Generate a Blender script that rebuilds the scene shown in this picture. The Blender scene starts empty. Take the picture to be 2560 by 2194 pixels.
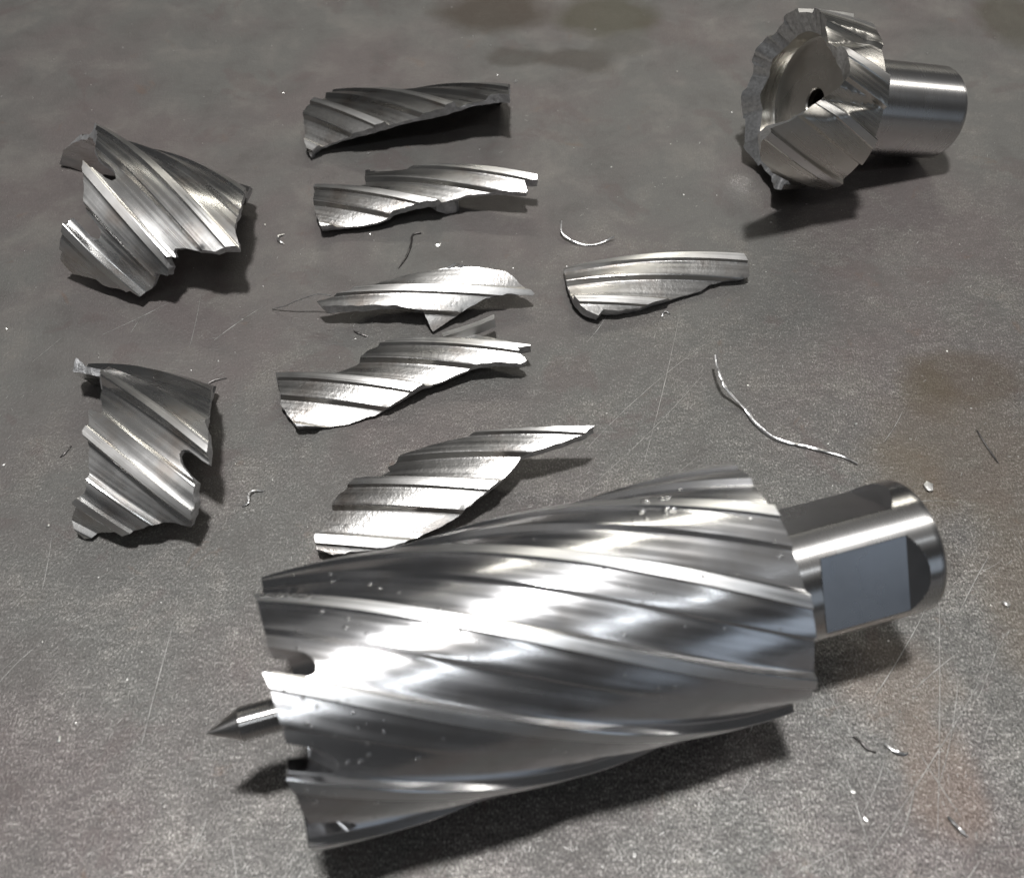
import bpy, bmesh, math, random
from mathutils import Vector, noise
from mathutils.geometry import delaunay_2d_cdt

S = 0.001                       # the scene is laid out in millimetres, built in metres
rad = math.radians
scene = bpy.context.scene
col = scene.collection

# ------------------------------------------------------------------ camera
cam_data = bpy.data.cameras.new('camera')
cam = bpy.data.objects.new('camera', cam_data)
col.objects.link(cam)
cam.location = (0, 0, 0.23813)
cam.rotation_euler = (rad(90 - 52.79), 0, 0)
cam_data.sensor_width = 36.0
cam_data.lens = 36.0 * 2542.16 / 2560.0
cam_data.clip_start = 0.01
cam_data.clip_end = 20.0
cam_data.dof.use_dof = True
cam_data.dof.focus_distance = 0.315
cam_data.dof.aperture_fstop = 17.0
scene.camera = cam

# ------------------------------------------------------------------ light
world = bpy.data.worlds.new('World')
scene.world = world
world.use_nodes = True
bg = world.node_tree.nodes['Background']
bg.inputs['Color'].default_value = (0.97, 0.98, 1.0, 1)
bg.inputs['Strength'].default_value = 0.05

def area(name, loc, target, sx, sy, power, color=(1, 1, 1), roll=0.0):
    d = bpy.data.lights.new(name, 'AREA')
    d.shape = 'RECTANGLE'
    d.size, d.size_y = sx, sy
    d.energy = power
    d.color = color
    o = bpy.data.objects.new(name, d)
    col.objects.link(o)
    o.location = loc
    v = Vector(target) - Vector(loc)
    q = v.to_track_quat('-Z', 'Y')
    o.rotation_euler = q.to_euler()
    if roll:
        o.rotation_euler.rotate_axis('Z', roll)
    return o

area('work_lamp', (-0.02, 0.20, 1.60), (0.0, 0.18, 0), 0.12, 0.12, 29.0, (1.0, 0.992, 0.985))
area('ceiling_tube_far', (0.35, 2.3, 1.75), (0.0, 0.2, 0), 1.3, 0.12, 9.5, (1.0, 0.96, 0.85))
area('ceiling_tube_near', (0.35, -0.75, 1.9), (0.0, 0.2, 0), 1.3, 0.06, 3.0, (0.90, 0.95, 1.0))
area('ceiling_tube_side', (1.9, 0.95, 1.45), (0.0, 0.2, 0), 0.12, 1.2, 5.0, (1.0, 0.97, 0.92))
area('window', (2.2, -2.0, 0.95), (0.0, 0.15, 0), 1.5, 1.1, 2.6, (0.72, 0.84, 1.0))
area('ceiling_bounce', (0.0, 0.4, 2.6), (0.0, 0.4, 0), 4.0, 4.0, 7.5, (1.0, 0.975, 0.94))
scene.view_settings.view_transform = 'Standard'
scene.view_settings.look = 'None'
scene.view_settings.exposure = 0.0
scene.view_settings.gamma = 1.0

# ------------------------------------------------------------------ helpers
def props(o, label=None, cat=None, group=None, kind=None):
    if label: o['label'] = label
    if cat: o['category'] = cat
    if group: o['group'] = group
    if kind: o['kind'] = kind
    return o

def empty(name, loc):
    o = bpy.data.objects.new(name, None)
    o.empty_display_size = 0.005
    col.objects.link(o)
    o.location = Vector(loc) * S
    return o

def mesh(name, verts, faces, mat, parent=None, uv=None, sharp=32, smooth=True, mats=None, origin=None):
    """verts in mm, world space; the object's origin is its parent's (or `origin`)"""
    me = bpy.data.meshes.new(name)
    base = Vector((0, 0, 0))
    if parent is not None:
        p = parent
        while p is not None:
            base += p.location / S
            p = p.parent
    elif origin is not None:
        base = Vector(origin)
    me.from_pydata([tuple((Vector(v) - base) * S) for v in verts], [], faces)
    if uv is not None:
        lay = me.uv_layers.new(name='UVMap')
        for l in me.loops:
            lay.data[l.index].uv = uv[l.vertex_index]
    me.materials.append(mat)
    if smooth:
        me.polygons.foreach_set('use_smooth', [True] * len(me.polygons))
        me.set_sharp_from_angle(angle=rad(sharp))
    me.update()
    o = bpy.data.objects.new(name, me)
    col.objects.link(o)
    if parent is not None:
        o.parent = parent
    elif origin is not None:
        o.location = base * S
    return o

def compact(verts, uv, faces):
    """drop the vertices no face uses"""
    m, vv, uu, ff = {}, [], [], []
    for f in faces:
        g = []
        for i in f:
            if i not in m:
                m[i] = len(vv)
                vv.append(verts[i])
                if uv is not None: uu.append(uv[i])
            g.append(m[i])
        ff.append(g)
    return vv, (uu if uv is not None else None), ff

def frame(h, tau):
    """axis, up and camera-side unit vectors of a cylinder of heading h, pitch tau (degrees)"""
    h, tau = rad(h), rad(tau)
    ax = Vector((math.cos(tau) * math.cos(h), math.cos(tau) * math.sin(h), math.sin(tau)))
    n = Vector((-math.sin(tau) * math.cos(h), -math.sin(tau) * math.sin(h), math.cos(tau)))
    return ax, n, ax.cross(n)

def cyl(O, fr, u, phi, r):
    ax, n, sd = fr
    return O + ax * u + (n * math.cos(phi) + sd * math.sin(phi)) * r

# ------------------------------------------------------------------ materials
def nodes_of(name):
    m = bpy.data.materials.new(name)
    m.use_nodes = True
    nt = m.node_tree
    return m, nt, nt.nodes, nt.links, nt.nodes['Principled BSDF']

def N(nt, t, **kw):
    n = nt.nodes.new(t)
    for k, v in kw.items():
        if hasattr(n, k): setattr(n, k, v)
        else: n.inputs[k].default_value = v
    return n

def mapping(nt, src, scale, loc=(0, 0, 0)):
    mp = nt.nodes.new('ShaderNodeMapping')
    mp.inputs['Scale'].default_value = scale
    mp.inputs['Location'].default_value = loc
    nt.links.new(src, mp.inputs['Vector'])
    return mp.outputs['Vector']

def noise_tex(nt, vec, scale, detail=3, rough=.55, dist=0.0):
    n = nt.nodes.new('ShaderNodeTexNoise')
    n.inputs['Scale'].default_value = scale
    n.inputs['Detail'].default_value = detail
    n.inputs['Roughness'].default_value = rough
    n.inputs['Distortion'].default_value = dist
    nt.links.new(vec, n.inputs['Vector'])
    return n.outputs['Fac']

def ramp(nt, fac, stops):
    r = nt.nodes.new('ShaderNodeValToRGB')
    el = r.color_ramp.elements
    while len(el) < len(stops): el.new(0.5)
    for e, (p, c) in zip(el, stops):
        e.position = p
        e.color = c if len(c) == 4 else (*c, 1)
    nt.links.new(fac, r.inputs['Fac'])
    return r.outputs['Color']

def maprange(nt, fac, a, b, c, d):
    m = nt.nodes.new('ShaderNodeMapRange')
    for i, v in zip(('From Min', 'From Max', 'To Min', 'To Max'), (a, b, c, d)):
        m.inputs[i].default_value = v
    nt.links.new(fac, m.inputs['Value'])
    return m.outputs['Result']

def mixc(nt, fac, a, b, blend='MIX'):
    m = nt.nodes.new('ShaderNodeMix')
    m.data_type = 'RGBA'
    m.blend_type = blend
    m.clamp_factor = True
    for sock, v in ((m.inputs['Factor'], fac), (m.inputs['A'], a), (m.inputs['B'], b)):
        if isinstance(v, (tuple, float, int)):
            sock.default_value = (*v, 1) if isinstance(v, tuple) and len(v) == 3 else v
        else:
            nt.links.new(v, sock)
    return m.outputs['Result']

def math_n(nt, op, a, b=None):
    m = nt.nodes.new('ShaderNodeMath')
    m.operation = op
    for i, v in enumerate((a, b)):
        if v is None: continue
        if isinstance(v, (int, float)): m.inputs[i].default_value = v
        else: nt.links.new(v, m.inputs[i])
    return m.outputs[0]

def bump(nt, hgt, strength, dist, normal=None):
    b = nt.nodes.new('ShaderNodeBump')
    b.inputs['Strength'].default_value = strength
    b.inputs['Distance'].default_value = dist
    nt.links.new(hgt, b.inputs['Height'])
    if normal is not None: nt.links.new(normal, b.inputs['Normal'])
    return b.outputs['Normal']

def steel(name, base, tint, r0, r1, streak=(0.05, 5.0), streak_b=0.10, grain_b=0.0, grain_scale=1400, tint_amt=.5, aniso=0.0, col_streak=.28, rvar=1.0):
    """ground tool steel: uv = (mm along the grind, mm across it)"""
    m, nt, nd, ln, p = nodes_of(name)
    uvn = nt.nodes.new('ShaderNodeUVMap')
    uvn.uv_map = 'UVMap'
    tc = nt.nodes.new('ShaderNodeTexCoord')
    obj = tc.outputs['Object']
    st = noise_tex(nt, mapping(nt, uvn.outputs['UV'], (streak[0], streak[1], 1)), 1.0, 4, .65)
    st2 = noise_tex(nt, mapping(nt, uvn.outputs['UV'], (streak[0] * .5, streak[1] * .22, 1), (3, 7, 0)), 1.0, 2, .5)
    cloud = noise_tex(nt, obj, 55, 3, .6)
    grain = noise_tex(nt, obj, grain_scale, 3, .7)
    tfac = maprange(nt, noise_tex(nt, mapping(nt, obj, (1, 1, 1), (.3, .7, .1)), 85, 3, .6), .50, .72, 0, tint_amt)
    c = mixc(nt, tfac, base, tint)
    c = mixc(nt, maprange(nt, st, .3, .7, 0.0, col_streak), c, tuple(v * .55 for v in base))
    ln.new(c, p.inputs['Base Color'])
    p.inputs['Metallic'].default_value = 1.0
    r = maprange(nt, cloud, .3, .7, r0, r1)
    r = math_n(nt, 'ADD', r, maprange(nt, st2, .3, .7, -.05 * rvar, .07 * rvar))
    ln.new(r, p.inputs['Roughness'])
    nrm = bump(nt, st, streak_b, 0.00012)
    if grain_b:
        nrm = bump(nt, grain, grain_b, 0.00025, nrm)
    ln.new(nrm, p.inputs['Normal'])
    p.inputs['Anisotropic'].default_value = aniso
    p.inputs['Anisotropic Rotation'].default_value = .25
    if aniso:
        tg = nt.nodes.new('ShaderNodeTangent')
        tg.direction_type = 'UV_MAP'
        tg.uv_map = 'UVMap'
        ln.new(tg.outputs['Tangent'], p.inputs['Tangent'])
    return m

M = {}
M['cutter'] = steel('ground_tool_steel', (.70, .70, .71), (.56, .53, .50), .15, .22, (.03, 2.2), .03, col_streak=.14, aniso=.7)
M['cutter_land'] = steel('ground_margin_steel', (.80, .80, .80), (.66, .64, .62), .30, .40, (.04, 6), .05, col_streak=.10)
M['shank'] = steel('turned_shank_steel', (.62, .61, .60), (.50, .46, .42), .25, .29, (.03, 9.0), .010, col_streak=.05, aniso=.88, rvar=.15)
M['flat'] = steel('milled_flat_steel', (.50, .51, .53), (.40, .41, .43), .20, .30, (.03, 2), .004, col_streak=.03, rvar=.1)
M['shard'] = steel('broken_flute_steel', (.40, .392, .38), (.29, .25, .22), .26, .38, (.04, 3), .06, .34, 700, aniso=.5, tint_amt=.8)
M['shard_land'] = steel('broken_margin_steel', (.70, .69, .675), (.60, .57, .54), .28, .38, (.04, 7), .06, .08, 900, aniso=.4, col_streak=.1)
M['crown'] = steel('crown_steel', (.60, .58, .54), (.46, .43, .38), .22, .32, (.04, 3), .04, .03, 1500, col_streak=.12, aniso=.4)

M['fragment'] = steel('polished_flute_steel', (.66, .655, .645), (.50, .42, .36), .20, .31, (.035, 2.6), .04, .04, 900, col_streak=.14, aniso=.65, tint_amt=.6)

def fracture_mat():
    m, nt, nd, ln, p = nodes_of('fractured_steel')
    tc = nt.nodes.new('ShaderNodeTexCoord')
    a = noise_tex(nt, tc.outputs['Object'], 420, 5, .7)
    b = noise_tex(nt, tc.outputs['Object'], 2200, 2, .6)
    ln.new(ramp(nt, a, [(.3, (.30, .30, .305)), (.7, (.58, .58, .585))]), p.inputs['Base Color'])
    p.inputs['Metallic'].default_value = .75
    ln.new(maprange(nt, b, .3, .7, .36, .6), p.inputs['Roughness'])
    ln.new(bump(nt, b, .35, .0002, bump(nt, a, .6, .0008)), p.inputs['Normal'])
    return m
M['fracture'] = fracture_mat()

def swarf_mat(name, colr, rough):
    m, nt, nd, ln, p = nodes_of(name)
    tc = nt.nodes.new('ShaderNodeTexCoord')
    a = noise_tex(nt, tc.outputs['Object'], 900, 3, .6)
    ln.new(ramp(nt, a, [(.3, tuple(c * .6 for c in colr)), (.7, colr)]), p.inputs['Base Color'])
    p.inputs['Metallic'].default_value = .9
    p.inputs['Roughness'].default_value = rough
    ln.new(bump(nt, a, .4, .0003), p.inputs['Normal'])
    return m
M['torn'] = swarf_mat('torn_bright_steel', (.74, .74, .74), .30)
M['swarf'] = swarf_mat('bright_swarf', (.72, .71, .70), .30)
M['dark_swarf'] = swarf_mat('dark_swarf', (.16, .15, .145), .45)
M['chip'] = swarf_mat('bright_chip', (.82, .81, .78), .34)

def oil_mat():
    m, nt, nd, ln, p = nodes_of('cutting_oil')
    tc = nt.nodes.new('ShaderNodeTexCoord')
    a = noise_tex(nt, tc.outputs['Object'], 300, 2, .5)
    ln.new(ramp(nt, a, [(0, (.90, .90, .88)), (1, (1, 1, 1))]), p.inputs['Base Color'])
    p.inputs['Roughness'].default_value = .05
    p.inputs['Transmission Weight'].default_value = 1.0
    p.inputs['IOR'].default_value = 1.45
    return m
M['oil'] = oil_mat()

# stains that lie on the plate: x, y, half width, half depth (mm), strength, colour
STAINS = [(-8, 413, 24, 16, .75, (.045, .033, .022)), (41, 408, 22, 15, .65, (.055, .048, .026)), (1.8, 378, 12, 8, .60, (.05, .043, .036)),
          (26, 376, 16, 9, .60, (.048, .038, .030)), (46, 386, 12, 8, .35, (.06, .053, .042)), (139, 205, 19, 11, .45, (.070, .050, .028)),
          (214, 406, 14, 22, .55, (.05, .045, .025)), (131, 176, 24, 24, .30, (.105, .078, .045)), (138, 128, 14, 30, .32, (.12, .085, .05)),
          (126, 200, 9, 12, .35, (.075, .055, .03)), (100, 82, 10, 14, .30, (.16, .10, .065)), (112, 165, 12, 16, .28, (.12, .085, .05)),
          (117, 140, 7, 6, .30, (.06, .045, .035)), (96, 105, 14, 12, .30, (.17, .12, .085))]

def plate_mat():
    m, nt, nd, ln, p = nodes_of('worn_steel_plate')
    geo = nt.nodes.new('ShaderNodeNewGeometry')
    pos = mapping(nt, geo.outputs['Position'], (1000, 1000, 1000))     # millimetres
    big = noise_tex(nt, pos, .011, 4, .6, .4)
    mid = noise_tex(nt, mapping(nt, pos, (1, 1, 1), (40, 13, 0)), .045, 5, .65, .3)
    fine = noise_tex(nt, pos, .8, 4, .7)
    grit = noise_tex(nt, mapping(nt, pos, (1.0, .62, 1)), 2.0, 3, .75)
    grit2 = noise_tex(nt, mapping(nt, pos, (.55, 1.0, 1), (17, 5, 0)), .42, 5, .8)
    c = mixc(nt, maprange(nt, big, .44, .60, 0, 1), (.115, .112, .105), (.117, .102, .098))
    c = mixc(nt, maprange(nt, mid, .50, .70, 0, .8), c, (.165, .155, .142))
    c = mixc(nt, maprange(nt, mid, .46, .28, 0, .7), c, (.080, .074, .069))
    # the plate is worn to brighter metal where work slides over it, near the operator
    sep = nt.nodes.new('ShaderNodeSeparateXYZ')
    ln.new(pos, sep.inputs[0])
    wear = maprange(nt, math_n(nt, 'ADD', math_n(nt, 'SUBTRACT', sep.outputs['Y'], math_n(nt, 'MULTIPLY', sep.outputs['X'], .45)), maprange(nt, mid, .3, .7, 60, -60)), 260, 30, 0, 1)
    spk = math_n(nt, 'ADD', math_n(nt, 'MULTIPLY', grit, .7), math_n(nt, 'MULTIPLY', grit2, .3))
    k = maprange(nt, spk, .41, .60, .34, 1.75)
    vmul = nt.nodes.new('ShaderNodeCombineXYZ')
    for q in range(3): ln.new(k, vmul.inputs[q])
    c = mixc(nt, maprange(nt, wear, 0, 1, .05, 1.0), c, mixc(nt, 1.0, c, vmul.outputs[0], 'MULTIPLY'))
    flecks = maprange(nt, spk, .555, .61, 0, 1)
    c = mixc(nt, math_n(nt, 'MULTIPLY', flecks, maprange(nt, wear, 0, 1, .08, .75)), c, (.46, .445, .42))
    c = mixc(nt, maprange(nt, noise_tex(nt, mapping(nt, pos, (1, 1, 1), (71, 23, 0)), .035, 6, .65, .6), .575, .62, 0, .38), c, (.098, .076, .073))
    rust = noise_tex(nt, mapping(nt, pos, (1, 1, 1), (9, 31, 0)), .075, 5, .7, .5)
    c = mixc(nt, maprange(nt, rust, .63, .76, 0, .45), c, (.15, .085, .05))
    wob = nt.nodes.new('ShaderNodeTexNoise')
    wob.inputs['Scale'].default_value = .07
    wob.inputs['Detail'].default_value = 4
    ln.new(pos, wob.inputs['Vector'])
    vm = nt.nodes.new('ShaderNodeVectorMath')
    vm.operation = 'MULTIPLY_ADD'
    ln.new(wob.outputs['Color'], vm.inputs[0])
    vm.inputs[1].default_value = (16, 16, 0)
    ln.new(pos, vm.inputs[2])
    wet = None
    for x, y, rx, ry, k, sc in STAINS:
        v = mapping(nt, vm.outputs[0], (1 / rx, 1 / ry, 0), (-(x + 8) / rx, -(y + 8) / ry, 0))
        d = nt.nodes.new('ShaderNodeVectorMath')
        d.operation = 'LENGTH'
        ln.new(v, d.inputs[0])
        f = maprange(nt, d.outputs['Value'], 1.25, .70, 0, k)
        c = mixc(nt, f, c, sc)
        wet = f if wet is None else math_n(nt, 'MAXIMUM', wet, f)
    ln.new(c, p.inputs['Base Color'])
    ln.new(maprange(nt, wear, 0, 1, .22, .45), p.inputs['Metallic'])
    r = maprange(nt, mid, .3, .7, .46, .36)
    r = math_n(nt, 'ADD', r, maprange(nt, fine, .3, .7, .08, -.05))
    r = math_n(nt, 'ADD', r, maprange(nt, wear, 0, 1, 0, -.09))
    ln.new(r, p.inputs['Roughness'])
    nrm = bump(nt, fine, .22, .0006)
    nrm = bump(nt, grit, .36, .0006, nrm)
    ln.new(nrm, p.inputs['Normal'])
    return m
M['plate'] = plate_mat()

# ------------------------------------------------------------------ the steel plate
rng = random.Random(7)
plate = mesh('steel_plate', [(-600, -250, 0), (600, -250, 0), (600, 900, 0), (-600, 900, 0), (-600, -250, -12), (600, -250, -12), (600, 900, -12), (-600, 900, -12)],
             [(0, 1, 2, 3), (7, 6, 5, 4), (0, 4, 5, 1), (1, 5, 6, 2), (2, 6, 7, 3), (3, 7, 4, 0)], M['plate'], smooth=False)
props(plate, kind='structure')

def scratch_mesh():
    vs, fs = [], []
    def add(x, y, a, L, w, bend):
        n = 7
        base = len(vs)
        for i in range(n):
            t = i / (n - 1)
            px = x + math.cos(a) * L * (t - .5) - math.sin(a) * bend * (t - .5) ** 2 * 4
            py = y + math.sin(a) * L * (t - .5) + math.cos(a) * bend * (t - .5) ** 2 * 4
            ww = w * (math.sin(math.pi * (.06 + .9 * t)) ** .6) * rng.uniform(.55, 1.1) + .012
            vs.append((px - math.sin(a) * ww, py + math.cos(a) * ww, .03))
            vs.append((px + math.sin(a) * ww, py - math.cos(a) * ww, .03))
        for i in range(n - 1):
            k = base + 2 * i
            fs.append((k, k + 1, k + 3, k + 2))
    for i in range(48):                       # long scratches, thickest in the lower right
        if rng.random() < .6: x, y = rng.gauss(95, 32), rng.gauss(85, 40)
        else: x, y = rng.uniform(-150, 160), rng.uniform(50, 250)
        a = rng.choice((rad(52), rad(58), rad(64), rad(46), rad(98), rad(24))) + rng.gauss(0, .16)
        add(x, y, a, rng.uniform(6, 34) * (.7 if y > 150 else 1), rng.uniform(.04, .12), rng.gauss(0, .5))
    for a, b in (((55, 232), (38, 170)), ((66, 225), (20, 178)), ((20, 160), (60, 205)), ((150, 70), (138, 150)), ((118, 150), (95, 60)), ((128, 118), (78, 60)),
                 ((-120, 118), (-92, 136)), ((-140, 88), (-126, 112)), ((105, 158), (126, 160))):
        add((a[0] + b[0]) / 2, (a[1] + b[1]) / 2, math.atan2(b[1] - a[1], b[0] - a[0]), math.dist(a, b), .06, rng.gauss(0, 1))
    for i in range(4200):                      # short nicks, in drifts
        x, y = rng.uniform(-190, 190), 45 + 300 * rng.random() ** 1.9
        if noise.noise(Vector((x * .03, y * .03, 4))) + .35 * (x / 150) - (y - 120) / 400 < rng.uniform(-.5, .35): continue
        add(x, y, rng.gauss(.85, .5) if rng.random() < .75 else rng.uniform(0, 3.1), rng.uniform(.3, 1.9), rng.uniform(.03, .085), 0)
    return vs, fs
v, f = scratch_mesh()
gm, nt, nd, ln, p = nodes_of('scratch_groove')
tc = nt.nodes.new('ShaderNodeTexCoord')
ln.new(ramp(nt, noise_tex(nt, tc.outputs['Object'], 320, 3, .7), [(.35, (.03, .028, .026)), (.7, (.09, .086, .08))]), p.inputs['Base Color'])
p.inputs['Roughness'].default_value = .6
gv = [(x + .10, y - .05, .018) for x, y, z_ in v]
props(mesh('scratch_grooves', gv, f, gm, plate, smooth=False), kind='stuff')
sm, nt, nd, ln, p = nodes_of('bright_scratch')
tc = nt.nodes.new('ShaderNodeTexCoord')
ln.new(ramp(nt, noise_tex(nt, tc.outputs['Object'], 260, 4, .7), [(.34, (.16, .155, .145)), (.60, (.50, .49, .47))]), p.inputs['Base Color'])
p.inputs['Metallic'].default_value = .5
p.inputs['Roughness'].default_value = .42
sc = mesh('scratches', v, f, sm, plate, smooth=False)
props(sc, kind='stuff')

# ------------------------------------------------------------------ the flute profile
R, P, K = 29.5, 20.6, 0.5
NF = 9
# fraction of a flute period -> depth below the margin (mm), from the cutting edge backwards
PROF = [(0, 0), (.02, 0), (.135, .04), (.158, 1.05), (.17, 1.12), (.30, 1.14), (.46, 1.18), (.478, 1.35), (.522, 2.95), (.54, 3.05), (.62, 3.1), (.72, 3.12), (.82, 3.1), (.90, 3.05), (.94, 2.9), (.962, 2.6), (.985, .15), (1, 0)]
PROF_MAIN = [(0, 0), (.02, 0), (.135, .04), (.150, .72), (.165, .76), (.30, .76), (.47, .78), (.485, .88), (.512, 1.95), (.53, 2.05), (.62, 2.07), (.72, 2.08), (.82, 2.08), (.90, 2.07), (.94, 2.02), (.962, 1.85), (.985, .15), (1, 0)]
PROF_CROWN = [(0, 0), (.02, 0), (.135, .04), (.150, .30), (.165, .32), (.30, .32), (.47, .34), (.485, .45), (.512, 1.7), (.53, 1.8), (.62, 1.82), (.72, 1.83), (.82, 1.82), (.90, 1.8), (.94, 1.75), (.962, 1.6), (.985, .15), (1, 0)]
def depth(fr, prof=PROF):
    fr -= math.floor(fr)
    for (a, da), (b, db) in zip(prof, prof[1:]):
        if fr <= b:
            return da + (db - da) * (fr - a) / (b - a)
    return 0.0
LAND = .142

def inside(poly, x, y):
    c = False
    for i in range(len(poly)):
        (x0, y0), (x1, y1) = poly[i - 1], poly[i]
        if (y0 > y) != (y1 > y) and x < (x1 - x0) * (y - y0) / (y1 - y0) + x0:
            c = not c
    return c

def jagged(poly, step, amp, seed):
    r = random.Random(seed)
    out = []
    for i in range(len(poly)):
        a, b = Vector(poly[i]), Vector(poly[(i + 1) % len(poly)])
        L = (b - a).length
        n = max(1, int(L / step))
        d = (b - a) / max(L, 1e-6)
        for k in range(n):
            q = a + (b - a) * (k / n)
            if k: q += Vector((-d.y, d.x)) * r.gauss(0, amp)
            out.append((q.x, q.y))
    return out

def fragment(name, label, O, h, tau, poly, psi0, flip=False, T=5.0, seed=1, group=None, amp=.12, P=P, undercut=0.0, skin='shard'):
    """a piece of the fluted tube wall; poly is its outline as (mm along the axis, mm of arc from the top)"""
    O = Vector(O)
    fr = frame(h, tau)
    sg = -1.0 if flip else 1.0
    B = jagged(poly, 1.3, amp, seed)
    umin, umax = min(a for a, b in B) - 1, max(a for a, b in B) + 1
    psis = [b - K * a for a, b in B]
    lo, hi = min(psis) - 1, max(psis) + 1
    pts = [Vector(q) for q in B]
    edges = [(i, (i + 1) % len(B)) for i in range(len(B))]
    fracs = [q[0] for q in PROF[:-1]] + [.07, .22, .37, .57, .67, .77, .86]
    k0, k1 = int(math.floor((lo - psi0) / P)) - 1, int(math.ceil((hi - psi0) / P)) + 1
    nu = max(4, int((umax - umin) / 1.3))
    for k in range(k0, k1 + 1):
        for q in fracs:
            psi = psi0 + sg * P * q + P * k
            if psi < lo or psi > hi: continue
            b0 = len(pts)
            for i in range(nu + 1):
                u = umin + (umax - umin) * i / nu
                pts.append(Vector((u, psi + K * u)))
                if i: edges.append((b0 + i - 1, b0 + i))
    res = delaunay_2d_cdt(pts, edges, [], 0, 1e-4)
    V2, F2 = res[0], res[2]
    tris = []
    for t in F2:
        cx = sum(V2[i].x for i in t) / 3
        cy = sum(V2[i].y for i in t) / 3
        if inside(B, cx, cy): tris.append(tuple(t))
    nv = len(V2)
    outer, inner, uvs = [], [], []
    ec = {}
    for t in tris:
        for a, b in ((t[0], t[1]), (t[1], t[2]), (t[2], t[0])):
            ec[(min(a, b), max(a, b))] = ec.get((min(a, b), max(a, b)), 0) + 1
    onrim = {i for e, k in ec.items() if k == 1 for i in e}
    mid2 = sum((Vector(q) for q in B), Vector((0, 0))) / len(B)
    for vi, v in enumerate(V2):
        u, s = v.x, v.y
        psi = s - K * u
        f = sg * (psi - psi0) / P
        d = depth(f)
        q = cyl(O, fr, u, s / R, R - d)
        outer.append(q)
        if undercut and vi in onrim:
            w = (mid2 - v).normalized() * undercut
            u, s = u + w.x * .5, s + w.y
        i = cyl(O, fr, u, s / R, R - T - .25 * noise.noise(Vector((u * .3, s * .3, seed))))
        if i.z < .15: i.z = .15
        inner.append(i)
        uvs.append((v.x * 1.118, psi * .894))
    for i, q in enumerate(outer):
        if q.z < .5: q.z = .5
    # orientation: outer normal outwards
    def ori(t):
        a, b, c = (outer[i] for i in t)
        nrm = (b - a).cross(c - a)
        mid = (a + b + c) / 3
        axp = O + fr[0] * ((mid - O).dot(fr[0]))
        return t if nrm.dot(mid - axp) >= 0 else (t[0], t[2], t[1])
    tris = [ori(t) for t in tris]
    cnt = {}
    for t in tris:
        for a, b in ((t[0], t[1]), (t[1], t[2]), (t[2], t[0])):
            cnt[(a, b)] = 1
    rim = [(a, b) for (a, b) in cnt if (b, a) not in cnt]
    used = sorted({i for t in tris for i in t})
    cen = sum((outer[i] for i in used), Vector()) / len(used)
    root = empty(name, (cen.x, cen.y, 0))
    props(root, label, 'metal shard', group)
    lands, rest = {}, []
    for t in tris:
        cu = sum(V2[i].x for i in t) / 3
        cs = sum(V2[i].y for i in t) / 3
        f = sg * (cs - K * cu - psi0) / P
        if f - math.floor(f) < LAND: lands.setdefault(math.floor(f), []).append(t)
        else: rest.append(t)
    # wall: outer flutes and the plain bore behind them
    allv = outer + inner
    alluv = uvs + uvs
    wf = rest + [(t[0] + nv, t[2] + nv, t[1] + nv) for t in tris]
    vv, uu, ff = compact(allv, alluv, wf)
    mesh('fluted_wall', vv, ff, M[skin], root, uu, 28)
    for k, ts in sorted(lands.items()):
        if len(ts) < 12: 
            continue
        vv, uu, ff = compact(outer, uvs, ts)
        mesh('margin_land', vv, ff, M['shard_land'], root, uu, 28)
    small = [t for ts in lands.values() if len(ts) < 12 for t in ts]
    # broken edge: three rows with a crumbly relief
    fv, ffc, idx = [], [], {}
    rows = 4
    def col_of(i):
        if i not in idx:
            idx[i] = len(fv)
            for k in range(rows):
                t = k / (rows - 1)
                q = outer[i].lerp(inner[i], t)
                if 0 < k < rows - 1:
                    q = q + noise.noise_vector(q * .55) * .45
                    if q.z < .2: q.z = .2
                fv.append(q)
        return idx[i]
    for a, b in rim:
        ia, ib = col_of(a), col_of(b)
        for k in range(rows - 1):
            ffc.append((ia + k, ia + k + 1, ib + k + 1, ib + k))
    for t in small:
        n0 = len(fv)
        fv.extend(outer[i] for i in t)
        ffc.append((n0, n0 + 1, n0 + 2))
    mesh('fracture_face', fv, ffc, M['fracture'], root, None, 40)
    return root

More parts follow.
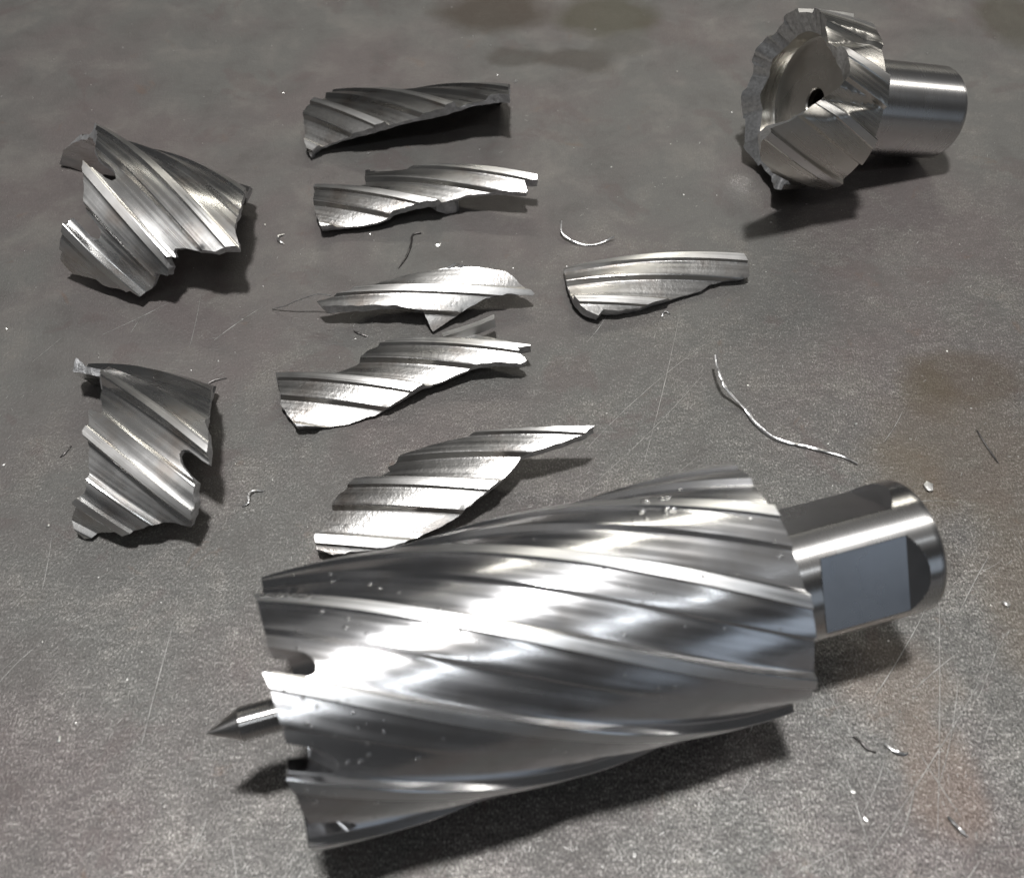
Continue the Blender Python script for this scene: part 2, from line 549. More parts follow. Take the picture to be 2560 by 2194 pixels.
FR = dict(
    f1=dict(O=(-127.39, 268.12, 1.82), h=-20.04, tau=-9.48, psi0=-9.6, poly=[(-27.9, -24.3), (-33, -33), (-36.3, -36), (-42.3, -43), (-47.4, -50), (-49, -57), (-38, -56), (-20, -50), (-8, -47), (18, -43), (27, -38), (32, -20), (36.6, -6.2), (38.0, -2.5), (38.2, 0.9), (39.2, 4.6), (42.7, 9.4), (44.4, 12.1), (39.9, 14.3), (38.3, 16.2), (32.2, 17.9), (27.5, 18.7), (25.0, 20.0), (24.9, 21.3), (26.1, 22.9), (23.7, 23.5), (25.9, 26.7), (25.9, 29.6), (21.6, 30.0), (20.2, 37.6), (17.6, 40.4), (14.2, 39.5), (12.3, 41.1), (0.1, 43.8), (-9.5, 46.0), (-13.2, 41.4), (-12.4, 37.0), (-10.9, 23.7), (-7.8, 25.6), (-4.2, 27.9), (-1.6, 28.1), (0.1, 26.7), (0.1, 24.3), (-1.9, 22.2), (-6.4, 19.8), (-7.1, 18.5), (-9.2, 12.9), (-14.2, 3.8), (-12.0, 3.0), (-6.6, 5.0), (-3.9, 5.3), (-3.1, 3.8), (-4.7, 1.4), (-8.1, -0.8), (-13.4, -2.9), (-16.8, -6.8), (-18.2, -10.2)],
            label='half-tube fragment with spiral ribs and two tooth notches, upper left on the plate'),
    f2=dict(O=(-103.26, 171.7, -4.31), h=-11.49, tau=-2.84, psi0=14.9, flip=True, P=18.7, poly=[(-19.8, -27.5), (-25, -27.0), (-31.5, -28.0), (-34, -36), (-31, -42), (-17, -43), (-5, -42), (8, -39), (12.5, -24), (17.0, -10.6), (18.5, -6.3), (19.3, -1.8), (21.3, 0.9), (23.4, 6.8), (24.0, 10.4), (21.8, 9.6), (17.4, 7.3), (15.7, 7.6), (15.4, 9.2), (16.4, 11.4), (18.7, 13.8), (22.3, 16.6), (22.4, 19.0), (23.3, 21.9), (22.5, 27.9), (22.1, 30.3), (16.4, 30.0), (12.1, 30.9), (7.3, 33.7), (3.2, 36.4), (-2.5, 38.9), (-8.2, 41.3), (-12.0, 36.4), (-9.5, 27.9), (-7.0, 25.5), (-6.5, 22.9), (-9.5, 11.5), (-10.8, 8.8), (-10.4, 6.0), (-12.3, 1.3), (-8.2, 2.6), (-10.2, -1.0), (-12.6, -5.6), (-14.3, -10.2), (-16.8, -14.4), (-17.2, -18.0)],
            label='stubby half-tube fragment with a rounded notch in its right edge, left of the large cutter'),
    s3=dict(O=(-48.55, 327.07, -15.19), h=-7.1, tau=7.6, psi0=7.6, T=4.6, poly=[(-25.5, 7.9), (-25.9, 3.2), (-22.8, -4.6), (-21, -24), (0, -28.5), (20, -31.5), (43, -35), (48.5, -25), (51.3, -4.7), (51.8, -1.6), (48.1, -2.7), (37.5, -0.1), (28.6, 4.9), (18.3, 7.6), (10.9, 9.6), (3.5, 12.1), (-0.5, 13.6), (-7.6, 15.4), (-11.6, 16.8), (-17.8, 19.1), (-20.4, 21.5), (-20.9, 23.4), (-22.5, 19.0), (-24.4, 13.7)],
            label='dull pointed shard arching over its own dark shadow, farthest of the shards'),
    s4=dict(O=(-32.03, 286.24, -18.62), h=10.74, tau=4.46, psi0=7.3, T=4.5, poly=[(-33.9, -14.5), (-35.5, -1.5), (-35.4, 5.6), (-34.2, 12.1), (-22.7, 13.4), (-15.7, 13.6), (-10.8, 12.5), (-9.2, 11.1), (-1.0, 10.1), (1.8, 10.2), (7.4, 10.6), (13.3, 9.7), (18.1, 9.1), (27.4, 10.5), (37.2, 13.5), (37.8, 12.9), (37.6, 8.8), (42.0, 9.9), (42.6, 7.1), (33.7, 2.7), (24.8, -1.6), (15.8, -5.7), (1.6, -9.9), (-8.0, -12.7), (-16.4, -19.3), (-16.9, -8.5), (-20.8, -7.9), (-25.1, -8.7)],
            label='long shard with two bright ribs and a forked right end, second from the far edge'),
    s5=dict(O=(-27.74, 240.96, -17.83), h=26.16, tau=4.60, psi0=6.3, undercut=2.5, T=4.4, poly=[(-33.5, -5.7), (-22.6, -3.2), (-16.9, -5.7), (-12.0, -5.3), (-5.1, -3.9), (5.9, -0.1), (12.6, 1.9), (17.6, 5.4), (25.8, 11.5), (27.4, 14.8), (28.1, 17.6), (30.7, 22.8), (29.8, 23.1), (22.1, 19.4), (15.6, 18.1), (9.8, 18.7), (4.3, 19.9), (-1.7, 21.1), (-4.2, 21.7), (-4.4, 18.8), (-4.4, 14.3), (-7.8, 11.6), (-12.6, 8.1), (-20.7, 4.2), (-32.7, -2.2)],
            label='leaf-shaped shard with a downward spike like a shark tooth on its near edge'),
    s6=dict(O=(-31.22, 204.58, -21.03), h=17.53, tau=3.00, psi0=8.2, T=4.4, poly=[(-38.0, -12.4), (-30.6, -8.6), (-22.1, -5.7), (-13.4, -7.5), (-8.3, -11.7), (-1.8, -12.5), (7.2, -11.6), (16.8, -9.0), (24.0, -6.8), (30.6, -0.6), (38.0, 4.9), (38.1, 6.9), (33.9, 6.2), (34.5, 8.5), (35.5, 11.0), (33.6, 11.4), (26.4, 8.5), (19.0, 7.5), (9.6, 9.4), (2.8, 9.8), (-1.0, 11.0), (-4.5, 12.3), (-9.2, 13.6), (-11.6, 14.3), (-20.8, 15.0), (-26.6, 14.3), (-35.4, 12.0), (-37.4, 6.2), (-38.7, 1.1), (-37.6, -2.0), (-37.7, -7.6)],
            label='broad shard with three ribs, just below the one with the spike'),
    s7=dict(O=(-21.62, 161.45, -18.43), h=21.05, tau=6.50, psi0=0.6, T=4.6, poly=[(-3.1, -12.2), (5.1, -11.5), (11.7, -9.9), (20.3, -7.5), (30.3, -3.0), (42.3, 1.9), (49.3, 5.0), (46.1, 6.0), (33.8, 5.4), (27.4, 4.5), (25.5, 6.2), (18.8, 9.9), (15.1, 11.3), (8.0, 13.4), (6.2, 14.6), (0.4, 15.8), (-10.8, 16.3), (-19.1, 15.3), (-24.9, 13.2), (-29.7, 12.2), (-33.0, 9.2), (-32.6, 5.9), (-26.4, -1.0), (-23.8, -4.3), (-17.2, -7.8), (-15.6, -7.0), (-7.4, -9.1), (-7.7, -11.7)],
            label='shard with a long horn to the right, tucked right behind the large cutter'),
    s8=dict(O=(44.2, 246.22, -21.56), h=27.01, tau=1.91, psi0=-6.7, T=4.8, poly=[(-21.5, -16.9), (-11.6, -13.3), (-7.0, -11.8), (0.4, -7.8), (4.2, -7.5), (9.4, -6.3), (14.3, -3.5), (10.9, -2.4), (15.7, 0.7), (31.3, 8.4), (32.5, 8.6), (32.7, 11.0), (32.6, 14.0), (31.0, 17.5), (29.5, 17.5), (24.9, 15.8), (18.3, 14.5), (14.2, 15.5), (7.5, 14.6), (-0.9, 13.9), (-9.2, 13.1), (-16.0, 11.4), (-20.2, 8.9), (-22.8, 10.2), (-24.5, 8.3), (-25.8, 6.0), (-26.6, 2.1), (-26.0, -3.6), (-24.8, -8.2)],
            label='bright wing-shaped shard lying alone to the right of the other shards'),
)

# ------------------------------------------------------------------ the large annular cutter
A0 = Vector((-47.055, 85.461, R))
AF = frame(16.32, 0)
LB, PSI_MAIN = 107.58, 4.9

def fill_fracs():
    f = set(q[0] for q in PROF[:-1])
    f |= {.045, .07, .095, .125, .22, .26, .33, .37, .40, .57, .67,   .665, .672, .685, .70, .715, .73, .75, .77, .79, .81, .83, .85, .87, .885, .915, .93, .955}
    return sorted(f)
FRACS = fill_fracs()

def gullet(f):
    """how far the tooth gullet cuts into the tube at this place of the flute period"""
    a, b = .665, .945
    if f <= a or f >= b: return 0.0
    x = (f - a) / (b - a) * 2 - 1
    return 5.6 + 3.0 * math.sqrt(max(0, 1 - x * x))

def tooth(f):
    if f < LAND: return -1.2 + 5.0 * f
    if f < .5: return -.5 + 1.6 * (f - LAND)
    if f > .945: return -.9
    return .1

root = empty('annular_cutter', (A0.x, A0.y, 0))
props(root, 'large intact fluted annular cutter lying across the front with its shank to the right', 'cutter')

def tube_columns(start_fn, u_end, rows, psi_shift, O, fr, prof, spall=None):
    """columns along the helix; start_fn(period, fraction, psi) -> first u"""
    cols = []
    for k in range(NF):
        for f in FRACS:
            psi = psi_shift + P2 * (k + f)
            u0 = start_fn(k, f, psi)
            c = []
            for i in range(rows + 1):
                t = i / rows
                u = u0 + (u_end - u0) * t
                s = psi + K * u
                c.append((cyl(O, fr, u, s / R, R - depth(f, prof) - (spall(u, s / R) if spall else 0)), (u * 1.118, psi * .894)))
            cols.append((k, f, u0, psi, c))
    return cols

P2 = 2 * math.pi * R / NF
ROWS = 110
def main_start(k, f, psi):
    g = gullet(f)
    return g if g else tooth(f)
cols = tube_columns(main_start, LB, ROWS, PSI_MAIN, A0, AF, PROF_MAIN)
nc = len(cols)
def strip_faces(sel):
    """sel: list of (i, j) column pairs -> verts, uv, faces"""
    vs, us, fs, idx = [], [], [], {}
    def put(ci):
        if ci not in idx:
            idx[ci] = len(vs)
            for q, w in cols[ci % nc][4]:
                vs.append(q)
                if ci >= nc: w = (w[0], w[1] + .894 * P2 * NF)
                us.append(w)
        return idx[ci]
    for a, b in sel:
        ia, ib = put(a), put(b)
        for r in range(ROWS):
            fs.append((ia + r, ib + r, ib + r + 1, ia + r + 1))
    return vs, us, fs
pairs = [(i, i + 1) for i in range(nc)]
def is_land(i): return cols[i % nc][1] < .135
body_pairs = [q for q in pairs if not is_land(q[0])]
vs, us, fs = strip_faces(body_pairs)
# bore, end ring at the teeth and the shoulder face
RB = 22.5
bore_u = LB - 14
b0 = len(vs)
for (k, f, u0, psi, c) in cols:
    ub = u0 * .42 if u0 > 3 else u0
    for u in (ub, ub + (bore_u - ub) * .5, bore_u):
        vs.append(cyl(A0, AF, u, (psi + K * u) / R, RB)); us.append((u, psi))
e0 = len(vs)
for (k, f, u0, psi, c) in cols:
    vs.append(c[0][0]); us.append((u0, psi))
s0 = len(vs)
for (k, f, u0, psi, c) in cols:
    s = psi + K * LB
    vs.append(c[-1][0]); us.append((LB, psi))
    vs.append(cyl(A0, AF, LB + .9, s / R, R - 4.4)); us.append((LB, psi))
    vs.append(cyl(A0, AF, LB + .9, s / R, 17.2)); us.append((LB, psi))
    vs.append(cyl(A0, AF, LB + 2.0, s / R, 15.9)); us.append((LB, psi))
for i in range(nc):
    j = (i + 1) % nc
    for r in range(2):
        fs.append((b0 + 3 * i + r, b0 + 3 * i + r + 1, b0 + 3 * j + r + 1, b0 + 3 * j + r))
    fs.append((e0 + i, b0 + 3 * i, b0 + 3 * j, e0 + j))
    for r in range(3):
        fs.append((s0 + 4 * i + r, s0 + 4 * j + r, s0 + 4 * j + r + 1, s0 + 4 * i + r + 1))
cap = len(vs)
vs.append(A0 + AF[0] * bore_u); us.append((0, 0))
for i in range(nc):
    fs.append((b0 + 3 * i + 2, cap, b0 + 3 * ((i + 1) % nc) + 2))
mesh('fluted_body', vs, fs, M['cutter'], root, us, 24)
for k in range(NF):
    sel = [q for q in pairs if is_land(q[0]) and cols[q[0]][0] == k]
    vs, us, fs = strip_faces(sel)
    mesh('margin_land', vs, fs, M['cutter_land'], root, us, 24)

def make_shank(root, O, fr, u0, L, flats, rs, mat, flat_mat):
    """turned shank with milled flats; flats: (centre angle, half angle, u in, u flat start, u flat end, u out)"""
    us_ = [0, 1.0, 2.0]
    for _, _, a, b, c, d in flats:
        us_ += [a + (b - a) * t / 8 for t in range(9)] + [b + (c - b) * t / 10 for t in range(11)] + [c + (d - c) * t / 8 for t in range(9)]
    us_ += [L * t / 40 for t in range(41)]
    us_ = sorted(set(round(x, 3) for x in us_ if 0 <= x <= L))
    nphi = 144
    prof = [(u, rs) for u in us_] + [(L + .7, rs - .35), (L + 1.5, rs - 1.4), (L + 1.6, rs - 2.2), (L + 1.6, 4.2), (L - 9, 4.0), (L - 9, .01)]
    vs, uv, fs = [], [], []
    for u, r in prof:
        for i in range(nphi):
            ph = 2 * math.pi * i / nphi
            vs.append(cyl(O, fr, u0 + u, ph, r)); uv.append((ph * rs, u))
    for a in range(len(prof) - 1):
        for i in range(nphi):
            j = (i + 1) % nphi
            fs.append((a * nphi + i, a * nphi + j, (a + 1) * nphi + j, (a + 1) * nphi + i))
    # cut the flats away: drop the faces inside each pocket outline, then lay the pocket in
    def half(fl, u):
        c0, hw, a, b, c, d = fl
        dmin = rs * math.cos(hw)
        if u <= a or u >= d: return 0.0
        if u < b: t = (u - a) / (b - a)
        elif u > c: t = (d - u) / (d - c)
        else: t = 1
        dist = rs + (dmin - rs) * t
        return math.acos(max(-1, min(1, dist / rs)))
    keep = []
    def in_flat(u, ph):
        for fl in flats:
            dphi = (ph - fl[0] + math.pi) % (2 * math.pi) - math.pi
            if abs(dphi) < half(fl, u) + .0: return True
        return False
    # move vertices inside a pocket down onto its floor
    for a, (u, r) in enumerate(prof[:len(us_)]):
        for i in range(nphi):
            ph = 2 * math.pi * i / nphi
            for fl in flats:
                hw = half(fl, u)
                if hw <= 0: continue
                dphi = (ph - fl[0] + math.pi) % (2 * math.pi) - math.pi
                st = 2 * math.pi / nphi
                if abs(dphi) < hw:
                    vs[a * nphi + i] = cyl(O, fr, u0 + u, ph, rs * math.cos(hw) / math.cos(dphi) - .25)
    o = mesh('shank', vs, fs, mat, root, uv, 30)
    for fl in flats:
        c0, hw0, a, b, c, d = fl
        lv, luv, lf = [], [], []
        uu = sorted(set(x for x in us_ if a < x < d))
        m = 24
        for u in uu:
            hw = half(fl, u)
            dd = rs * math.cos(hw)
            for i in range(m + 1):
                w = -1 + 2 * i / m
                y = w * rs * math.sin(hw) * 1.002
                ph = c0 + math.atan2(y, dd)
                lv.append(cyl(O, fr, u0 + u, ph, math.hypot(y, dd) + .012)); luv.append((y, u))
        for k in range(len(uu) - 1):
            for i in range(m):
                q = k * (m + 1) + i
                lf.append((q, q + 1, q + m + 2, q + m + 1))
        mesh('weldon_flat', lv, lf, flat_mat, o, luv, 25)
    return o

make_shank(root, A0, AF, LB + .9, 37.8, [(rad(53), rad(35), 8.0, 9.6, 30.5, 34.2), (rad(-42), rad(34), .6, 3.5, 30.5, 34.4)], 16.0, M['shank'], M['flat'])

def lathe(name, O, fr, prof, mat, parent, n=48, sharp=30):
    vs, uv, fs = [], [], []
    for u, r in prof:
        for i in range(n):
            ph = 2 * math.pi * i / n
            vs.append(cyl(O, fr, u, ph, r)); uv.append((ph * 3, u))
    for a in range(len(prof) - 1):
        for i in range(n):
            j = (i + 1) % n
            fs.append((a * n + i, a * n + j, (a + 1) * n + j, (a + 1) * n + i))
    return mesh(name, vs, fs, mat, parent, uv, sharp)
lathe('pilot_pin', A0, AF, [(-18.2, .05), (-17.9, .25), (-11.2, 3.5), (-10.9, 3.7), (-6, 3.7), (0, 3.7), (20, 3.7), (60, 3.7)], M['shank'], root, sharp=14)

def droplets(root, O, fr, spots, name='oil_droplets'):
    vs, fs = [], []
    for u, s, r, rr in spots:
        ph = s / R
        ax = fr[0]
        nn = fr[1] * math.cos(ph) + fr[2] * math.sin(ph)
        tt = ax.cross(nn)
        c = cyl(O, fr, u, ph, r - .02)
        st = rng.uniform(1, 1.5)
        b = len(vs)
        n, m = 8, 3
        for k in range(m):
            th = math.pi / 2 * k / m
            for i in range(n):
                a = 2 * math.pi * i / n
                vs.append(c + (ax * math.cos(a) * st + tt * math.sin(a)) * rr * math.cos(th) + nn * rr * .55 * math.sin(th))
        vs.append(c + nn * rr * .55)
        for k in range(m - 1):
            for i in range(n):
                fs.append((b + k * n + i, b + k * n + (i + 1) % n, b + (k + 1) * n + (i + 1) % n, b + (k + 1) * n + i))
        for i in range(n):
            fs.append((b + (m - 1) * n + i, b + (m - 1) * n + (i + 1) % n, b + m * n))
    o = mesh(name, vs, fs, M['oil'], root, None, 60)
    props(o, kind='stuff')
    return o
spots = []
for i in range(130):
    u = rng.uniform(1, LB - 2) if rng.random() < .55 else abs(rng.gauss(0, 11)) + 1
    s = rng.uniform(-26, 42)
    f = ((s - K * u - PSI_MAIN) / P2) % 1
    if gullet(f) > u - 1.5: continue
    spots.append((u, s, R - depth(f, PROF_MAIN), rng.uniform(.16, .48)))
for i in range(14):                       # a bead line along the upper cutting edge
    u = .6 + i * .75
    s = PSI_MAIN - P2 + .9 + K * u + rng.gauss(0, .2)
    spots.append((u, s, R, rng.uniform(.3, .6)))
for i in range(11):                       # a splash near the shoulder
    u, s = 84 + rng.gauss(0, 2.6), -11 + rng.gauss(0, 1.6)
    f = ((s - K * u - PSI_MAIN) / P2) % 1
    spots.append((u, s, R - depth(f, PROF_MAIN), rng.uniform(.45, .95)))
droplets(root, A0, AF, spots)

# ------------------------------------------------------------------ the broken-off crown with its shank
SO = Vector((109.419, 304.542, 28.448))
SF = frame(16.171, -15.327)
RIM = [(-180, -12.5), (-170, -12), (-156, -16.5), (-145, -15.2), (-133, -14.6), (-121, -16.6), (-104, -14.6), (-87, -16.4), (-68, -14), (-50, -15.5), (-30, -16.5), (-8, -17.5), (5, -18.5), (10, -18), (23, -17), (33, -15.5), (42, -15.5), (48, -17.5), (55, -21), (65, -30), (73, -35), (79, -42), (86, -43.5), (94, -42), (102, -39), (110, -33), (118, -29), (128, -19), (138, -14.5), (150, -17), (165, -12), (180, -12.5)]
def rim_u(phi):
    d = math.degrees(phi)
    d = (d + 180) % 360 - 180
    for (a, ua), (b, ub) in zip(RIM, RIM[1:]):
        if a <= d <= b:
            t = (d - a) / (b - a)
            return ua + (ub - ua) * t + .5 * noise.noise(Vector((d * .12, 3, 0))) + .12 * noise.noise(Vector((d * .6, 9, 0)))
    return -14
stub = empty('broken_cutter_crown', (SO.x, SO.y, 0))
props(stub, 'snapped-off cutter base with jagged hollow crown and round shank, far right corner of the group', 'broken cutter')
SPSI = 20.5
def crown_spall(u, phi):
    """wedges of the outer skin that flaked off where the crown tore"""
    d = math.degrees(phi)
    d = (d + 180) % 360 - 180
    t = min(1, max(0, (-2 - u) / 21))
    a = 3.6 * t ** .6 * max(0, 1 - abs(d - 58) / (2 + 9 * t))
    t2 = min(1, max(0, (-1 - u) / 16))
    b = 2.6 * t2 ** .6 * max(0, 1 - abs(d - 14) / (2 + 10 * t2))
    return max(a, b)
def crown_start(k, f, psi):
    u = 0.0
    while u > -60:
        if u < rim_u((psi + K * u) / R): break
        u -= .15
    return u
cols = tube_columns(crown_start, 0.0, 26, SPSI, SO, SF, PROF_CROWN, crown_spall)
ROWS = 26
nc = len(cols)
pairs = [(i, i + 1) for i in range(nc)]
vs, us, fs = strip_faces([q for q in pairs if not is_land(q[0])])
s0 = len(vs)
for (k, f, u0, psi, c) in cols:
    s = psi
    vs.append(c[-1][0]); us.append((0, psi))
    vs.append(cyl(SO, SF, .8, s / R, R - 4.4)); us.append((0, psi))
    vs.append(cyl(SO, SF, .8, s / R, 17)); us.append((0, psi))
    vs.append(cyl(SO, SF, 1.8, s / R, 15.9)); us.append((0, psi))
for i in range(nc):
    j = (i + 1) % nc
    for r in range(3):
        fs.append((s0 + 4 * i + r, s0 + 4 * j + r, s0 + 4 * j + r + 1, s0 + 4 * i + r + 1))
mesh('fluted_body', vs, fs, M['crown'], stub, us, 24)
for k in range(NF):
    vs, us, fs = strip_faces([q for q in pairs if is_land(q[0]) and cols[q[0]][0] == k])
    mesh('margin_land', vs, fs, M['shard_land'], stub, us, 24)
# hollow: bore wall, cup floor with its pilot hole
vs, us, fs = [], [], []
RBC, UF = 22.0, -6.2
HL = [(RBC, None), (RBC, .5), (RBC, UF - 2.2), (RBC - .7, UF - .7), (RBC - 2.2, UF), (15, UF + .15), (8, UF + .2), (4.9, UF + .3), (4.5, UF + .8), (4.5, 30), (.1, 30)]
for (k, f, u0, psi, c) in cols:
    for r, u in HL:
        if u is None: u = min(u0 + 3.2, UF - 3)
        elif u == .5: u = (u0 + UF - 2.2) / 2
        ph = (psi + K * min(u, 0)) / R if u <= UF - 2 else (psi + K * (UF - 2.2)) / R
        vs.append(cyl(SO, SF, u, ph, r)); us.append((ph * r, u))
nh = len(HL)
for i in range(nc):
    j = (i + 1) % nc
    for r in range(nh - 1):
        fs.append((i * nh + r, i * nh + r + 1, j * nh + r + 1, j * nh + r))
mesh('hollow_cup', vs, fs, M['crown'], stub, us, 30)
fv, ff = [], []
rows = 5
for (k, f, u0, psi, c) in cols:
    a = c[0][0]
    ui = min(u0 + 3.2, UF - 3)
    b = cyl(SO, SF, ui, (psi + K * ui) / R, RBC)
    for r in range(rows):
        t = r / (rows - 1)
        q = a.lerp(b, t)
        if 0 < r < rows - 1:
            q = q + noise.noise_vector(q * .15) * .25 + noise.noise_vector(q * .9) * .08
        fv.append(q)
for i in range(nc):
    j = (i + 1) % nc
    for r in range(rows - 1):
        ff.append((i * rows + r, i * rows + r + 1, j * rows + r + 1, j * rows + r))
mesh('fracture_face', fv, ff, M['torn'], stub, None, 60)
make_shank(stub, SO, SF, .8, 45.5, [], 16.0, M['shank'], M['flat'])

# ------------------------------------------------------------------ the shards
GRP = 'broken pieces of a fluted cutter'
for i, (k, d) in enumerate(FR.items()):
    o = fragment('half_tube_fragment' if k[0] == 'f' else 'fluted_shard', d['label'], d['O'], d['h'], d['tau'], d['poly'], d['psi0'], d.get('flip', False), seed=i + 3, group=GRP, T=d.get('T', 5.2), P=d.get('P', P), undercut=d.get('undercut', 0), skin='fragment' if k[0] == 'f' else 'shard')
    if k == 's6':
        O, fr = Vector(d['O']), frame(d['h'], d['tau'])
        edge = [(14, -8.6), (20, -8.9), (26, -9.7), (31.8, -11.4), (31.2, -8.6), (26, -7.2), (20, -6.4), (14, -6.2)]
        vs = [cyl(O, fr, u, q / R, R - .4) for u, q in edge] + [cyl(O, fr, u, q / R, R - 3.4) for u, q in edge]
        n = len(edge)
        fs = [(0, 1, 6, 7), (1, 2, 5, 6), (2, 3, 4, 5), (n + 7, n + 6, n + 1, n), (n + 6, n + 5, n + 2, n + 1), (n + 5, n + 4, n + 3, n + 2)]
        fs += [(q, n + q, n + (q + 1) % n, (q + 1) % n) for q in range(n)]
        mesh('margin_land', vs, fs, M['shard_land'], o, [(0, 0)] * len(vs), 30)
    if k == 's4':
        O, fr = Vector(d['O']), frame(d['h'], d['tau'])
        top = [(3, 4), (12, 3.5), (15, 6), (12.5, 8.6), (6, 9)]
        a = [cyl(O, fr, u, q / R, R - 4.2) for u, q in top]
        mdl = [q + Vector((rng.uniform(-.8, .8), rng.uniform(-.3, .3) - .4, -3.2 + rng.uniform(-.5, .5))) for q in a]
        ca = sum(a, Vector()) / 5
        b = [ca + (q - ca) * .55 + Vector((2.0, -.8, 0)) for q in a]
        for q in b: q.z = .3
        vs = a + mdl + b
        fs = [(4, 3, 2, 1, 0), (10, 11, 12, 13, 14)]
        for r in (0, 5):
            fs += [(r + q, r + (q + 1) % 5, r + 5 + (q + 1) % 5, r + 5 + q) for q in range(5)]
        mesh('web_remnant', vs, fs, M['fracture'], o, None, 20)

# ------------------------------------------------------------------ swarf
def strand(name, label, pts, w, t, mat, cat='swarf', group='loose swarf on the plate'):
    """a flat curled ribbon of swarf through (x, y, z) points"""
    P3 = [Vector(q if len(q) == 3 else (*q, w * .5)) for q in pts]
    dense = []
    for i in range(len(P3) - 1):
        p0, p1, p2, p3 = P3[max(i - 1, 0)], P3[i], P3[i + 1], P3[min(i + 2, len(P3) - 1)]
        for k in range(6):
            x = k / 6
            dense.append(.5 * ((2 * p1) + (p2 - p0) * x + (2 * p0 - 5 * p1 + 4 * p2 - p3) * x * x + (3 * p1 - p0 - 3 * p2 + p3) * x ** 3))
    dense.append(P3[-1])
    vs, fs = [], []
    n = len(dense)
    for i, q in enumerate(dense):
        d = (dense[min(i + 1, n - 1)] - dense[max(i - 1, 0)]).normalized()
        sd = d.cross(Vector((0, 0, 1))).normalized()
        up = sd.cross(d)
        tw = 1.3 * noise.noise(Vector((i * .13, w * 9, 0)))
        a = sd * math.cos(tw) + up * math.sin(tw)
        b = up * math.cos(tw) - sd * math.sin(tw)
        k = i / (n - 1)
        ww = w * (.35 + .65 * math.sin(math.pi * min(1, .08 + k * .9)) ** .5) * (1 + .3 * noise.noise(Vector((i * .5, 1, 2))))
        for ca, cb in ((-1, -.4), (-.4, -1), (.6, -.8), (1, .1), (.4, 1), (-.7, .8)):
            v = q + a * ca * ww + b * cb * t
            if v.z < .05: v.z = .05
            vs.append(v)
    for i in range(n - 1):
        for k in range(6):
            j = (k + 1) % 6
            fs.append((i * 6 + k, i * 6 + j, i * 6 + 6 + j, i * 6 + 6 + k))
    fs.append(tuple(range(5, -1, -1)))
    fs.append(tuple(range((n - 1) * 6, n * 6)))
    c = P3[0]
    o = mesh(name, vs, fs, mat, None, None, 50, origin=(c.x, c.y, 0))
    return props(o, label, cat, group)

strand('swarf_strand', 'long wavy silver strand of swarf above the shank of the large cutter',
       [(62.0, 208, 6.5), (62.3, 203.5, 5.8), (63.6, 198.0, 4.6), (66.4, 195.0, 2.6), (70.3, 190.7, .9), (72.0, 186.7, .6), (76.6, 181.0, .5), (82.2, 178.8, .5), (87.5, 177.1, .5), (95.4, 174.3, .5), (99.6, 171.5, .4)], .62, .35, M['swarf'])
strand('swarf_strand', 'thin J-shaped curl of swarf above the lone bright shard',
       [(17.2, 273.5, 3), (17.2, 269.0, 2), (20.3, 265.8, .8), (25.0, 264.3, .4), (29.8, 264.8, .5), (35.2, 267.0, 1.6)], .42, .22, M['swarf'])
strand('swarf_strand', 'hair-thin pointed sliver at the left tip of the spiked shard', [(-77.9, 233.6, .3), (-73.1, 232.9, 2.5), (-69.1, 232.6, 5.0), (-62.2, 232.5, 8.0), (-57.5, 231.6, 8.3)], .28, .2, M['swarf'])
strand('swarf_strand', 'dark thread of swarf hanging toward the spiked shard from the forked one', [(-31.5, 270.2, .4), (-34.3, 269.2, .5), (-34.7, 264.1, .8), (-35.8, 258.4, .6), (-38.3, 252.8, .3)], .34, .2, M['dark_swarf'])
strand('swarf_strand', 'small hooked curl right of the notched half-tube fragment', [(-75.5, 157.0), (-73.9, 158.1, .7), (-74.0, 160.7, .9), (-72.8, 162.0, .7), (-70.1, 162.3)], .4, .22, M['swarf'])
strand('swarf_strand', 'tiny C-shaped curl between the ribbed half-tube and the forked shard', [(-78.9, 269.6), (-80.7, 268.4, .8), (-80.4, 265.9, .8), (-78.4, 264.9)], .38, .22, M['swarf'])
strand('swarf_strand', 'short black sliver at the upper right of the notched half-tube', [(-94.3, 200.4), (-92.6, 202.2, .5), (-90.5, 203.5, .5), (-87.8, 204.2)], .28, .2, M['dark_swarf'])
strand('swarf_strand', 'short black sliver by the left picture edge beside the notched half-tube', [(-131.0, 174.0), (-129.7, 175.8, .4), (-128.8, 178.2)], .28, .2, M['dark_swarf'])
strand('swarf_strand', 'dark crescent of swarf, left one of a pair below the shank', [(81.9, 90.9), (83.3, 89.7, .6), (84.5, 88.0, .5), (86.7, 87.0)], .34, .22, M['dark_swarf'])
strand('swarf_strand', 'bright crescent of swarf, right one of a pair below the shank', [(89.1, 89.1), (90.8, 87.4, .7), (92.5, 86.6, .7), (94.2, 86.8)], .45, .25, M['swarf'])
strand('swarf_strand', 'crinkled bright sliver near the lower right corner', [(99.9, 72.1), (100.9, 70.3, .6), (102.0, 68.8, .6), (103.2, 67.5)], .42, .3, M['swarf'])
strand('swarf_strand', 'straight dark needle right of the shank near the right edge', [(137.5, 183.9), (138.8, 177.6, .3), (140.4, 171.9)], .3, .2, M['dark_swarf'])
strand('swarf_strand', 'tiny curl just below the lone bright shard', [(48.6, 230.4), (49.0, 231.6, .6), (49.9, 232.2, .6), (51.3, 231.4)], .25, .2, M['swarf'])
strand('swarf_strand', 'short dark squiggle between the spiked shard and the broad one', [(-50.5, 223.9), (-48.6, 222.7, .5), (-45.7, 221.4)], .35, .2, M['dark_swarf'])

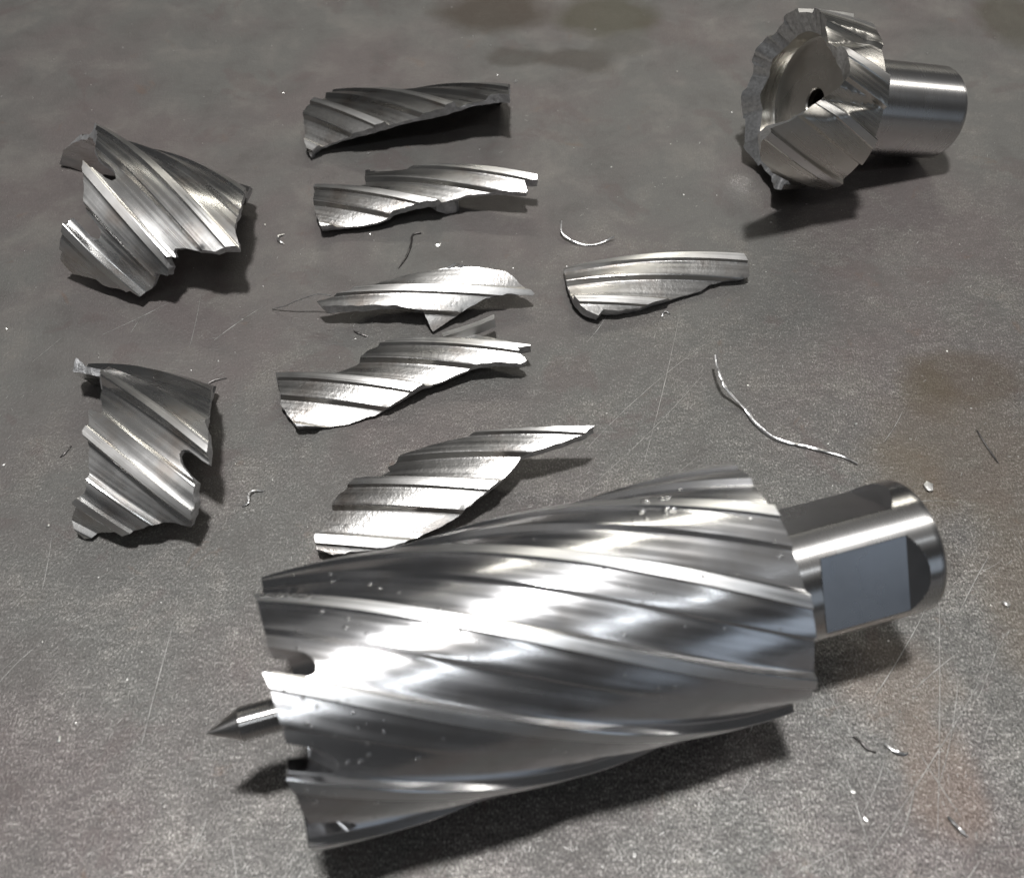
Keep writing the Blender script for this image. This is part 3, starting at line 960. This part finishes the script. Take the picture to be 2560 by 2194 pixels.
def chip_geo(c, r, seed):
    q = random.Random(seed)
    bm = bmesh.new()
    bmesh.ops.create_icosphere(bm, subdivisions=1, radius=1)
    sx, sy, sz = r * q.uniform(.7, 1.3), r * q.uniform(.5, .9), r * q.uniform(.3, .6)
    a = q.uniform(0, 6.28)
    vs = []
    for v in bm.verts:
        k = q.uniform(.7, 1.25)
        x, y, z_ = v.co.x * sx * k, v.co.y * sy * k, max(v.co.z, -.6) * sz * k
        vs.append(Vector((c[0] + x * math.cos(a) - y * math.sin(a), c[1] + x * math.sin(a) + y * math.cos(a), max(.04, sz * .6 + z_))))
    bm.verts.index_update()
    fs = [tuple(v.index for v in f.verts) for f in bm.faces]
    bm.free()
    return vs, fs
CH = [((118.0, 163.4), 1.7, 'pale flake beside the end of the shank'), ((102.0, 186.3), .8, 'bright grain above the right end of the long strand'), ((-25.5, 264.4), 1.1, 'bright crumb between the forked shard and the spiked one'),
      ((-53.7, 314.5), .9, 'bright crumb between the arching far shard and the forked one'), ((1.5, 360.5), 1.3, 'pale crumb at the right tip of the farthest shard'),
      ((129.2, 126.5), 1.1, 'pale flake right of the shank near the edge'), ((-108.7, 90.3), .8, 'silvery crumb in the lower left, left of the pilot pin'), ((-127.9, 150.5), .9, 'bright crumb left of the notched half-tube fragment'),
      ((79.3, 77.9), .8, 'bright crumb under the crescent pair, the upper of two'), ((81.0, 71.5), .7, 'bright crumb under the crescent pair, the lower of two')]
for i, (c, r, lab) in enumerate(CH):
    vs, fs = chip_geo(c, r, i)
    o = mesh('metal_chip', vs, fs, M['chip'], None, None, 20, origin=(c[0], c[1], 0))
    props(o, lab, 'metal chip', 'loose metal chips')
vs, fs = [], []
for i in range(420):
    x, y = rng.uniform(-210, 210), 45 + 390 * rng.random() ** 1.25
    r = abs(rng.gauss(0, .16)) + .10
    a, b = chip_geo((x, y), r, 1000 + i)
    n0 = len(vs)
    vs += a
    fs += [tuple(k + n0 for k in t) for t in b]
o = mesh('metal_dust', vs, fs, M['chip'], None, None, 20)
props(o, 'fine bright metal dust scattered over the plate', 'metal dust', kind='stuff')
